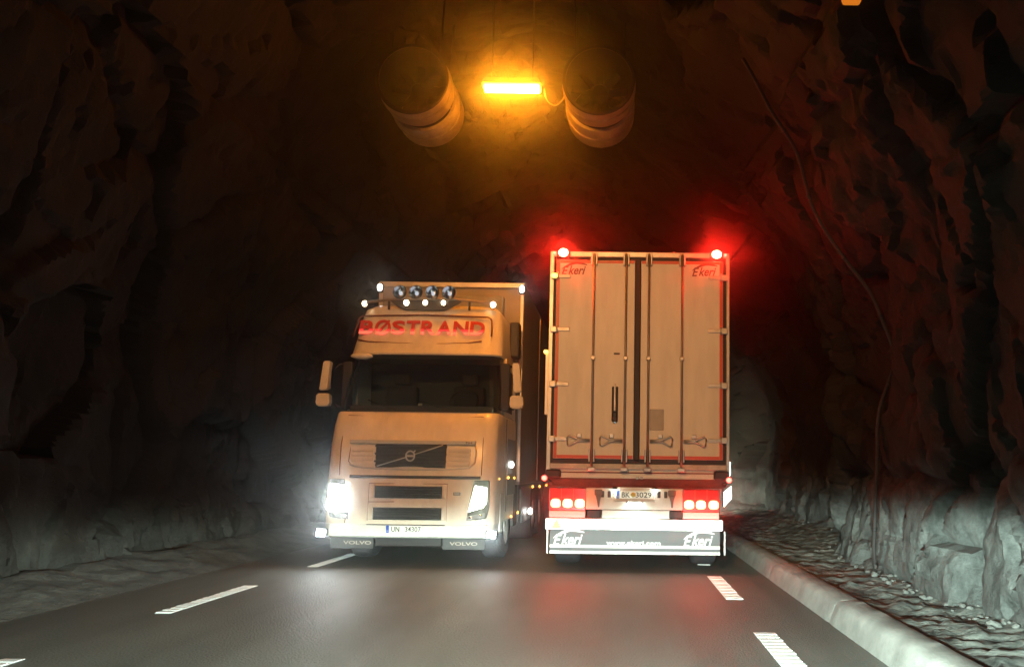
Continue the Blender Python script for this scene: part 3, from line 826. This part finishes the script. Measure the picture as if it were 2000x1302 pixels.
# ------------------------------------------------------------------ tractor bodies
def loft(name, m, parent, rows, back, seg=7, top=True, bottom=True):
    """rows: (z, front setback, half width, corner radius); open towards the back is closed with a plane"""
    bm = bmesh.new(); rings = []
    for (z, s, hw, r) in rows:
        pts = [(-hw, back)]
        for k in range(seg + 1):
            a = PI + (PI / 2) * k / seg; pts.append((-hw + r + r * math.cos(a), s + r * .8 + r * .8 * math.sin(a)))
        for q in (-.5, 0, .5): pts.append((q * hw, s - .035 * (1 - q * q)))
        for k in range(seg + 1):
            a = 1.5 * PI + (PI / 2) * k / seg; pts.append((hw - r + r * math.cos(a), s + r * .8 + r * .8 * math.sin(a)))
        pts.append((hw, back)); rings.append([bm.verts.new((x, y, z)) for x, y in pts])
    for A, B in zip(rings, rings[1:]):
        for i in range(len(A)): bm.faces.new((A[i], A[(i + 1) % len(A)], B[(i + 1) % len(A)], B[i]))
    if bottom: bm.faces.new(rings[0])
    if top: bm.faces.new(rings[-1])
    me = bm_mesh(name, bm, True); me.set_sharp_from_angle(angle=math.radians(30)); return link(name, me, m, parent)

# ================================================================== LEFT TRUCK (seen from the front)
LT = thing('oncoming_truck', 'oncoming cream cab-over truck, red lettering over its windscreen, headlamps on', 'truck', (-3.04, 11.1, 0))
def fs(z):      # front setback of the cab over its height
    T = [(.40, .0), (1.2, .02), (1.75, .09), (2.28, .30), (3.15, .66), (3.45, .74), (3.97, .92)]
    for (a, b), (c, d) in zip(T, T[1:]):
        if z <= c: return b + (d - b) * (z - a) / (c - a)
    return T[-1][1]
# lower cab, windscreen band, roof
loft('bumper_body', M['cream2'], LT, [(.42, .02, 1.16, .16), (.44, -.01, 1.2, .2), (.61, -.015, 1.22, .2)], 1.0)
loft('cab_body', M['cream'], LT, [(.612, .0, 1.225, .2), (1.2, fs(1.2), 1.225, .2), (1.75, fs(1.75), 1.22, .2), (2.05, fs(2.05) - .03, 1.215, .2), (2.22, fs(2.22), 1.21, .2), (2.24, fs(2.24) + .02, 1.2, .2)], 2.15)
ws = loft('windscreen', M['glass'], LT, [(2.26, fs(2.26) - .02, 1.16, .3), (2.34, fs(2.34) - .03, 1.185, .3), (2.7, fs(2.7) - .02, 1.175, .3), (3.14, fs(3.14) - .01, 1.13, .3)], 1.02, top=False, bottom=False)
loft('cab_floor', M['interior'], LT, [(2.245, .32, 1.19, .2), (2.258, .32, 1.19, .2)], 2.12)
box('cab_interior', M['interior'], LT, -1.15, 1.15, 1.65, 2.1, 2.26, 3.15)
for sx in (-1, 1):
    # A pillar and side of the cab behind the glass
    p = LT
    bm = bmesh.new()
    prof_ = [(1.0, 2.25), (2.15, 2.25), (2.15, 3.17), (1.08, 3.17), (.99, 2.8)]
    a = [bm.verts.new((sx * 1.20, y, z)) for y, z in prof_]; b = [bm.verts.new((sx * 1.14, y, z)) for y, z in prof_]
    bm.faces.new(a); bm.faces.new(b[::-1])
    for i in range(5): bm.faces.new((a[i], b[i], b[(i + 1) % 5], a[(i + 1) % 5]))
    link('door_frame', bm_mesh('door_frame', bm), M['cream'], LT)
    box('side_window', M['rubber'], LT, min(sx * 1.201, sx * 1.209), max(sx * 1.201, sx * 1.209), 1.12, 1.72, 2.32, 3.0, .003, 1)
    tube('door_seam', M['rubber'], LT, [(sx * 1.228, 1.05, 2.2), (sx * 1.228, 1.0, 1.2), (sx * 1.228, 1.1, .75)], .008, 6)
    cyl('pillar_trim', M['cream'], LT, (sx * 1.175, .74, 2.28), (sx * 1.145, 1.02, 3.16), .022, seg=8)
roof_rows = [(3.145, fs(3.15) - .06, 1.16, .28), (3.17, fs(3.17) - .075, 1.17, .28), (3.45, fs(3.45), 1.15, .28), (3.75, fs(3.75), 1.12, .28), (3.92, fs(3.92) + .0, 1.08, .28), (4.0, fs(4.0) + .12, 1.0, .25)]
loft('roof_fairing', M['cream'], LT, roof_rows, 2.1)
box('side_deflector', M['trail_grey'], LT, 1.12, 1.19, 2.0, 2.28, .95, 3.75, .01, 1)
box('side_deflector', M['trail_grey'], LT, -1.19, -1.12, 2.0, 2.28, .95, 3.75, .01, 1)
box('air_intake', M['black'], LT, 1.13, 1.29, 1.75, 2.05, 3.3, 3.9, .03, 2)
box('cab_side_shade', M['grey'], LT, 1.2255, 1.235, 1.2, 2.1, 1.0, 1.9, .003, 1)
# dashboard, wheel and seats
box('dashboard', M['interior'], LT, -1.1, 1.1, .55, .85, 2.24, 2.36, .03, 2)
tube('steering_wheel', M['rubber'], LT, [(.55 + .22 * math.cos(a), 1.0 + .1 * math.sin(a), 2.48 + .17 * math.sin(a)) for a in [2 * PI * k / 24 for k in range(24)]], .016, 6, True)
for x in (-.55, .55):
    st_ = box('seat', M['seat'], LT, x - .25, x + .25, 1.35, 1.55, 2.26, 2.75, .06, 3)
    box('headrest', M['seat'], st_, x - .13, x + .13, 1.38, 1.5, 2.77, 2.95, .04, 3)
box('dash_item', M['steel'], LT, -.08, -.02, .62, .66, 2.365, 2.40, .006, 1)
# wipers
for x, dx in ((.05, .42), (-.75, .45)):
    y = fs(2.3) - .06
    tube('wiper', M['rubber'], LT, [(x + dx, y, 2.27), (x + dx * .5, y + .04, 2.34), (x, y + .09, 2.42)], .010, 6)
# front mirror, top left of the windscreen
fm = tube('front_mirror', M['rubber'], LT, [(-.98, .62, 3.16), (-.95, .45, 3.12), (-.9, .40, 3.09)], .014, 6)
ellipsoid('mirror_shell', M['cream'], fm, (-.9, .42, 3.09), .17, .07, .05, 18).rotation_euler = (0, 0, 0)
# side mirrors
for sx in (-1, 1):
    a = tube('mirror_arm', M['rubber'], LT, [(sx * 1.15, .9, 3.02), (sx * 1.35, .75, 3.0), (sx * 1.44, .72, 2.9), (sx * 1.46, .72, 2.45), (sx * 1.36, .76, 2.34), (sx * 1.15, .85, 2.36)], .022, 8)
    Mx = Matrix.Translation((sx * 1.46, .66, 0)) @ Matrix.Rotation(sx * -.05, 4, 'Y')
    prism('mirror_shell', M['cream'], a, [(sx * 1.43 - .052, 3.01), (sx * 1.43 + .05, 3.015), (sx * 1.47 + .055, 2.58), (sx * 1.47 - .06, 2.565)], .42, .56, .015)
    prism('mirror_shell', M['cream'], a, [(sx * 1.46 - .10, 2.515), (sx * 1.46 + .085, 2.52), (sx * 1.46 + .10, 2.36), (sx * 1.46 + .06, 2.325), (sx * 1.46 - .09, 2.325), (sx * 1.46 - .11, 2.36)], .40, .56, .02)
    box('mirror_glass', M['mirror'], a, sx * 1.45 - .05, sx * 1.45 + .05, .562, .568, 2.6, 2.98)
    box('mirror_mount', M['rubber'], a, min(sx * 1.14, sx * 1.3), max(sx * 1.14, sx * 1.3), .72, .82, 2.3, 3.05, .03, 2)
# roof sign: outline stripes and the red letters
def on_front(x, z, off=.03): return Vector((x, fs(z) - off - .035 * (1 - min(1, abs(x) / 1.1) ** 2), z))
def stripe(name, pts, r=.014):
    return tube(name, M['brown_line'], LT, [on_front(x, z, .02) for x, z in pts], r, 6)
def arcpts(cx, cz, r, a0, a1, n=6): return [(cx + r * math.cos(math.radians(a0 + (a1 - a0) * k / n)), cz + r * math.sin(math.radians(a0 + (a1 - a0) * k / n))) for k in range(n + 1)]
CXS = -.08
stripe('outline_stripe', [(-1.145, 3.44), (-1.11, 3.70)] + arcpts(-1.02, 3.70, .09, 170, 95) + [(-.5, 3.80), (-.07, 3.81), (.4, 3.80)] + arcpts(.90, 3.70, .09, 85, 5) + [(1.0, 3.62), (1.0, 3.47)])
stripe('outline_stripe', [(-1.07, 3.39), (-.9, 3.355), (-.5, 3.335), (-.1, 3.325), (.3, 3.33), (.65, 3.35), (.86, 3.385)], .012)
word = 'BØSTRAND'
wid = [.235, .26, .22, .225, .24, .25, .25, .25]
tot = sum(wid); x = -1.075; sc = (0.905 + 1.075) / tot
zc = 3.595; hgt = .235
sl = math.atan2(fs(3.72) - fs(3.47), .25)
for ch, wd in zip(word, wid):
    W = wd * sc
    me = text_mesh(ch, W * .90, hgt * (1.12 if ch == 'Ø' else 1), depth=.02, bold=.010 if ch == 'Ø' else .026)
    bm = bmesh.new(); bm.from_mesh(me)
    for lv in (-.035, .0 - .075):  # bands of colour and emission paint the letters' glow from below
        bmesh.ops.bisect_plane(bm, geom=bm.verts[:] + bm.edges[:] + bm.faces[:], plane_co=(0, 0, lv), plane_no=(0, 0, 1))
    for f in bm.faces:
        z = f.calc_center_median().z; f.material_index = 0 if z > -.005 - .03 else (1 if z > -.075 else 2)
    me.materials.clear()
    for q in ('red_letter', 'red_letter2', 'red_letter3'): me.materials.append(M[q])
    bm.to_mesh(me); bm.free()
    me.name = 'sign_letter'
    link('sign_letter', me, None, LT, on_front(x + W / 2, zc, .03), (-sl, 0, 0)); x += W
# light bar
lb = prism('light_bar_plate', M['black'], LT, [(-.62, 4.03), (-.50, 3.93), (-.38, 3.885), (.22, 3.885), (.36, 3.94), (.50, 4.03), (.36, 4.08), (-.5, 4.08)], .80, .84, .006)
tube('light_bar', M['rod'], LT, [(-1.06, .95, 3.95), (-1.0, .88, 4.02), (-.5, .80, 4.06), (0, .79, 4.065), (.45, .80, 4.06), (.92, .88, 4.03), (1.0, .95, 3.96)], .022, 8)
for x in (-.44, -.19, .065, .325):
    h = lathe('auxiliary_lamp', M['chrome'], LT, [(.80, .03), (.76, .085), (.70, .105), (.68, .108)], (x, 0, 4.145), 'Y', 28)
    lathe('reflector', M['chrome'], h, [(.685, .102), (.72, .08), (.75, .04), (.755, .003)], (x, 0, 4.145), 'Y', 24)
    ellipsoid('bulb', M['bulb'], h, (x + .01, .71, 4.13), .03, .02, .035, 10)
    lathe('lamp_glass', M['lens'], h, [(.68, .103), (.668, .07), (.663, .03), (.662, .002)], (x, 0, 4.145), 'Y', 24)
for x, z, r in ((-1.05, 4.0, .040), (-.345, 3.985, .040), (-.05, 3.99, .036), (.235, 3.99, .034), (.985, 4.005, .042)):
    y = .74 if abs(x) < .6 else .90
    h = cyl('position_lamp', M['black'], LT, (x, y + .0, z), (x, y + .06, z), r * 1.15, seg=16)
    ellipsoid('lamp_lens', M['pos_warm'], h, (x, y - .01, z), r, .02, r * 1.1, 16)
for x in (-.65, .62): box('bar_foot', M['rubber'], LT, x - .012, x + .012, .82, .87, 3.9, 4.05)
# sun visor lip (under the roof panel)
# ---- front panels
tube('panel_seam', M['brown_line'], LT, [on_front(x, z, .002) for x, z in ((-.88, 1.81), (-.9, 1.5), (-.84, 1.44))], .006, 5)
gb = box('grille_bar', M['bar'], LT, -.885, .93, fs(1.78) - .085, fs(1.78) + .02, 1.757, 1.815, .008, 2)
lettering('lettering', 'FH', M['plate_ink'], gb, .84, fs(1.78) - .088, 1.785, .09, .025, depth=.003, bold=.02)
gr = box('upper_grille', M['rubber'], LT, -.50, .51, fs(1.58) - .052, fs(1.58) + .05, 1.415, 1.755, .004, 1)
for k in range(6):
    z = 1.45 + k * .055; y = fs(z) - .045
    e = .018 * (k % 2)
    box('grille_slat', M['mesh'], gr, -.495 - e, .505 + e, y - .035, y - .002, z - .013, z + .015, .006, 1)
# side panels of the grille with their stepped lines
for sx in (-1, 1):
    for k in range(4):
        z = 1.475 + k * .066
        box('panel_rib', M['cream'], LT, min(sx * .53, sx * .86), max(sx * .53, sx * .86), fs(z) - .048, fs(z) + .02, z - .026, z + .026, .010, 2)
low = tube('grille_trim', M['alu'], LT, [on_front(x, z, .01) for x, z in ((-.875, 1.46), (-.80, 1.425), (-.5, 1.40), (0, 1.39), (.5, 1.40), (.85, 1.425), (.925, 1.50), (.94, 1.62), (.935, 1.74))], .012, 8)
ring = [(.012 + .062 * math.cos(a), fs(1.58) - .11, 1.585 + .070 * math.sin(a)) for a in [2 * PI * k / 32 for k in range(32)]]
lg = tube('emblem_ring', M['bar'], gr, ring, .011, 8, True)
tube('emblem_arrow', M['bar'], gr, [(.055, fs(1.58) - .11, 1.635), (.085, fs(1.6) - .11, 1.665)], .010, 6)
box('emblem_bar', M['bar'], gr, -.04, .065, fs(1.58) - .115, fs(1.58) - .105, 1.572, 1.598, .003, 1)
tube('diagonal_bar', M['bar'], gr, [(-.46, fs(1.43) - .095, 1.435), (-.05, fs(1.56) - .1, 1.565)], .009, 6)
tube('diagonal_bar', M['bar'], gr, [(.075, fs(1.6) - .1, 1.61), (.47, fs(1.74) - .095, 1.745)], .009, 6)
box('dark_slot', M['rubber'], LT, -.86, 1.02, fs(1.28) - .045, fs(1.28) + .05, 1.262, 1.305, .006, 1)
for z0, z1, a, b in ((.985, 1.155, -.475, .482), (.675, .85, -.49, .482)):
    g = box('lower_grille', M['rubber'], LT, a, b, -.045, .05, z0, z1, .004, 1)
    n = 5
    for k in range(n):
        z = z0 + (z1 - z0) * (k + .5) / n; box('grille_slat', M['mesh'], g, a + .004, b - .004, -.068, -.046, z - .009, z + .010, .004, 1)
    box('grille_end', M['cream'], LT, a - .075, a - .004, -.052, .02, z0 - .0, z1 + .02, .008, 1)
    box('grille_end', M['cream'], LT, b + .004, b + .06, -.052, .02, z0 - .0, z1 + .02, .008, 1)
for pts_ in ([(-1.0, 2.18), (-.5, 2.165), (0, 2.16), (.5, 2.165), (1.0, 2.18)], [(-1.02, 2.15), (-1.03, 1.75), (-1.02, 1.3)], [(1.02, 2.15), (1.03, 1.75), (1.03, 1.32)], [(-.575, .655), (-.57, 1.19), (.555, 1.19), (.555, .655)], [(-.575, .925), (-.2, .93)], [(-.60, .61), (1.15, .61)], [(-.84, 1.15), (-.9, .62)]):
    tube('panel_seam', M['brown_line'], LT, [on_front(x, z, .001) for x, z in pts_], .0065, 5)
box('step_slot', M['rubber'], LT, -.575, .54, -.05, .01, .598, .612, .003, 1)
bg = box('badge', M['grey'], LT, .645, .75, -.040, -.0, 1.03, 1.078, .006, 1)
lettering('lettering', '500', M['white_print'], bg, .698, -.043, 1.054, .07, .028, depth=.003)
number_plate(LT, -.03, -.055, .545, 'UN 34307')
# headlamps wrap the corners
for sx in (-1, 1):
    def P(l): return [(sx * x, z) for x, z in l]
    hs = prism('headlamp', M['black'], LT, P([(.93, 1.245), (1.15, 1.25), (1.155, .86), (1.12, .70), (.83, .66), (.86, .83)]), -.012, .22, .01)
    if sx < 0: prism('lamp_lens', M['head'], hs, P([(.88, 1.16), (1.13, 1.18), (1.17, .82), (1.10, .78), (.84, .79)]), -.016, -.0125)
    else: prism('lamp_lens', M['head2'], hs, P([(.955, 1.17), (1.12, 1.14), (1.12, .93), (1.07, .86), (.865, .80)]), -.016, -.0125)
    prism('indicator', M['grey'], hs, P([(.85, .735), (1.105, .79), (1.10, .72), (.84, .675)]), -.03, -.013, .004)
    for q in (.90, 1.04): ellipsoid('indicator_bulb', M['chrome'], hs, (sx * q, -.033, .72 + (q - .9) * .2), .025, .01, .02, 10)
    fx = -1.215 if sx < 0 else 1.215
    f = box('fog_lamp', M['black'], LT, fx - .10, fx + .07, -.03, .1, .43, .54, .02, 2)
    prism('lamp_lens', M['fog'], f, [(fx - .075, .435), (fx + .045, .43), (fx + .055, .52), (fx - .06, .535)], -.034, -.031)
    # mud flap and wheels
    m0, m1 = (-1.12, -.50) if sx < 0 else (.49, 1.10)
    fp = box('mud_flap', M['flap'], LT, m0, m1, .06, .075, .255, .415, .006, 1)
    lettering('lettering', 'VOLVO', M['placard'], fp, (m0 + m1) / 2 + .08 * sx * (-1 if sx < 0 else 0), .056, .34, .40, .05, depth=.003, bold=.015)
    wheel(LT, sx * 1.03, 1.42, .51, .34, sx)
    wheel(LT, sx * .98, 4.9, .51, .5, sx)
    wheel(LT, sx * .98, 6.2, .51, .5, sx)
    box('wheel_arch', M['cream2'], LT, min(sx * 1.05, sx * 1.24), max(sx * 1.05, sx * 1.24), .55, .80, .48, 1.05, .02, 2)
    box('step_box', M['black'], LT, min(sx * .95, sx * 1.235), max(sx * .95, sx * 1.235), 2.0, 2.4, .45, 1.15, .03, 2)
    for k, yy in enumerate((8.9, 10.2, 11.5)): wheel(LT, sx * 1.05, yy + 2, .5, .36, sx)
    box('side_skirt', M['grey'], LT, min(sx * 1.22, sx * 1.25), max(sx * 1.22, sx * 1.25), 3.0, 4.3, .45, 1.1, .01, 1)
    box('rear_mudguard', M['black'], LT, min(sx * .75, sx * 1.26), max(sx * .75, sx * 1.26), 2.5, 2.55, .5, 1.28, .02, 2)
    cyl('fuel_tank', M['alu'], LT, (sx * .95, 2.7, .78), (sx * .95, 4.1, .78), .28, seg=24)
box('chassis_frame', M['black'], LT, -.45, .45, .3, 15, .55, 1.05)
box('underbody', M['black'], LT, -.5, .48, .1, .5, .28, .45, .02, 1)
# trailer
trailer_box(LT, 2.35, 16.3, 1.28, 1.15, 4.70, M['trail_grey'])
box('trailer_header', M['alu'], LT, -1.29, 1.29, 2.31, 2.345, 4.62, 4.71, .006, 1)
box('cooling_unit', M['grey'], LT, -.95, .95, 2.18, 2.345, 3.9, 4.45, .04, 2)
for x in (-1.255, 1.255):
    box('corner_post', M['alu'], LT, x - .03, x + .03, 2.30, 2.345, 1.2, 4.615, .006, 1)
    h = box('marker_lamp', M['black'], LT, x - .05, x + .05, 2.25, 2.298, 4.50, 4.66, .01, 1)
    ellipsoid('lamp_lens', M['pos_white'], h, (x, 2.24, 4.585), .042, .02, .062, 16)
for yl, z, m_, r, x in ((1.47, 1.49, 'pos_white', .05, 1.26), (3.6, .63, 'pos_white', .06, 1.33), (.30, 1.27, 'amber', .014, 1.25), (1.2, 1.28, 'amber', .02, 1.25), (1.9, 1.27, 'amber', .018, 1.25), (1.55, .65, 'amber', .02, 1.26), (2.2, .68, 'amber', .022, 1.28), (4.2, 1.08, 'amber', .024, 1.3), (5.5, 1.06, 'amber', .024, 1.3), (7.0, 1.06, 'amber', .024, 1.3)):
    ellipsoid('side_marker', M[m_], LT, (x, yl, z), r * .7, r * .7, r, 12)
for yy in (5, 8, 11, 14): box('side_rail_post', M['alu'], LT, 1.281, 1.30, yy, yy + .05, 1.2, 4.6, .004, 1)

# ------------------------------------------------------------------ tunnel air: haze, also standing in for lens bloom around the lamps
bm = bmesh.new(); add_box(bm, -12, 8, -16, 95, -1.0, 12.0)
hz = link('haze_and_bloom', bm_mesh('haze_and_bloom', bm), None)
hm = bpy.data.materials.new('haze_and_bloom'); hm.use_nodes = True
n = hm.node_tree; n.nodes.clear()
pv = n.nodes.new('ShaderNodeVolumePrincipled'); pv.inputs['Density'].default_value = HAZE
pv.inputs['Color'].default_value = (.9, .92, .92, 1); pv.inputs['Anisotropy'].default_value = HAZE_G
o_ = n.nodes.new('ShaderNodeOutputMaterial'); n.links.new(pv.outputs[0], o_.inputs['Volume'])
hz.data.materials.append(hm); hz['kind'] = 'stuff'
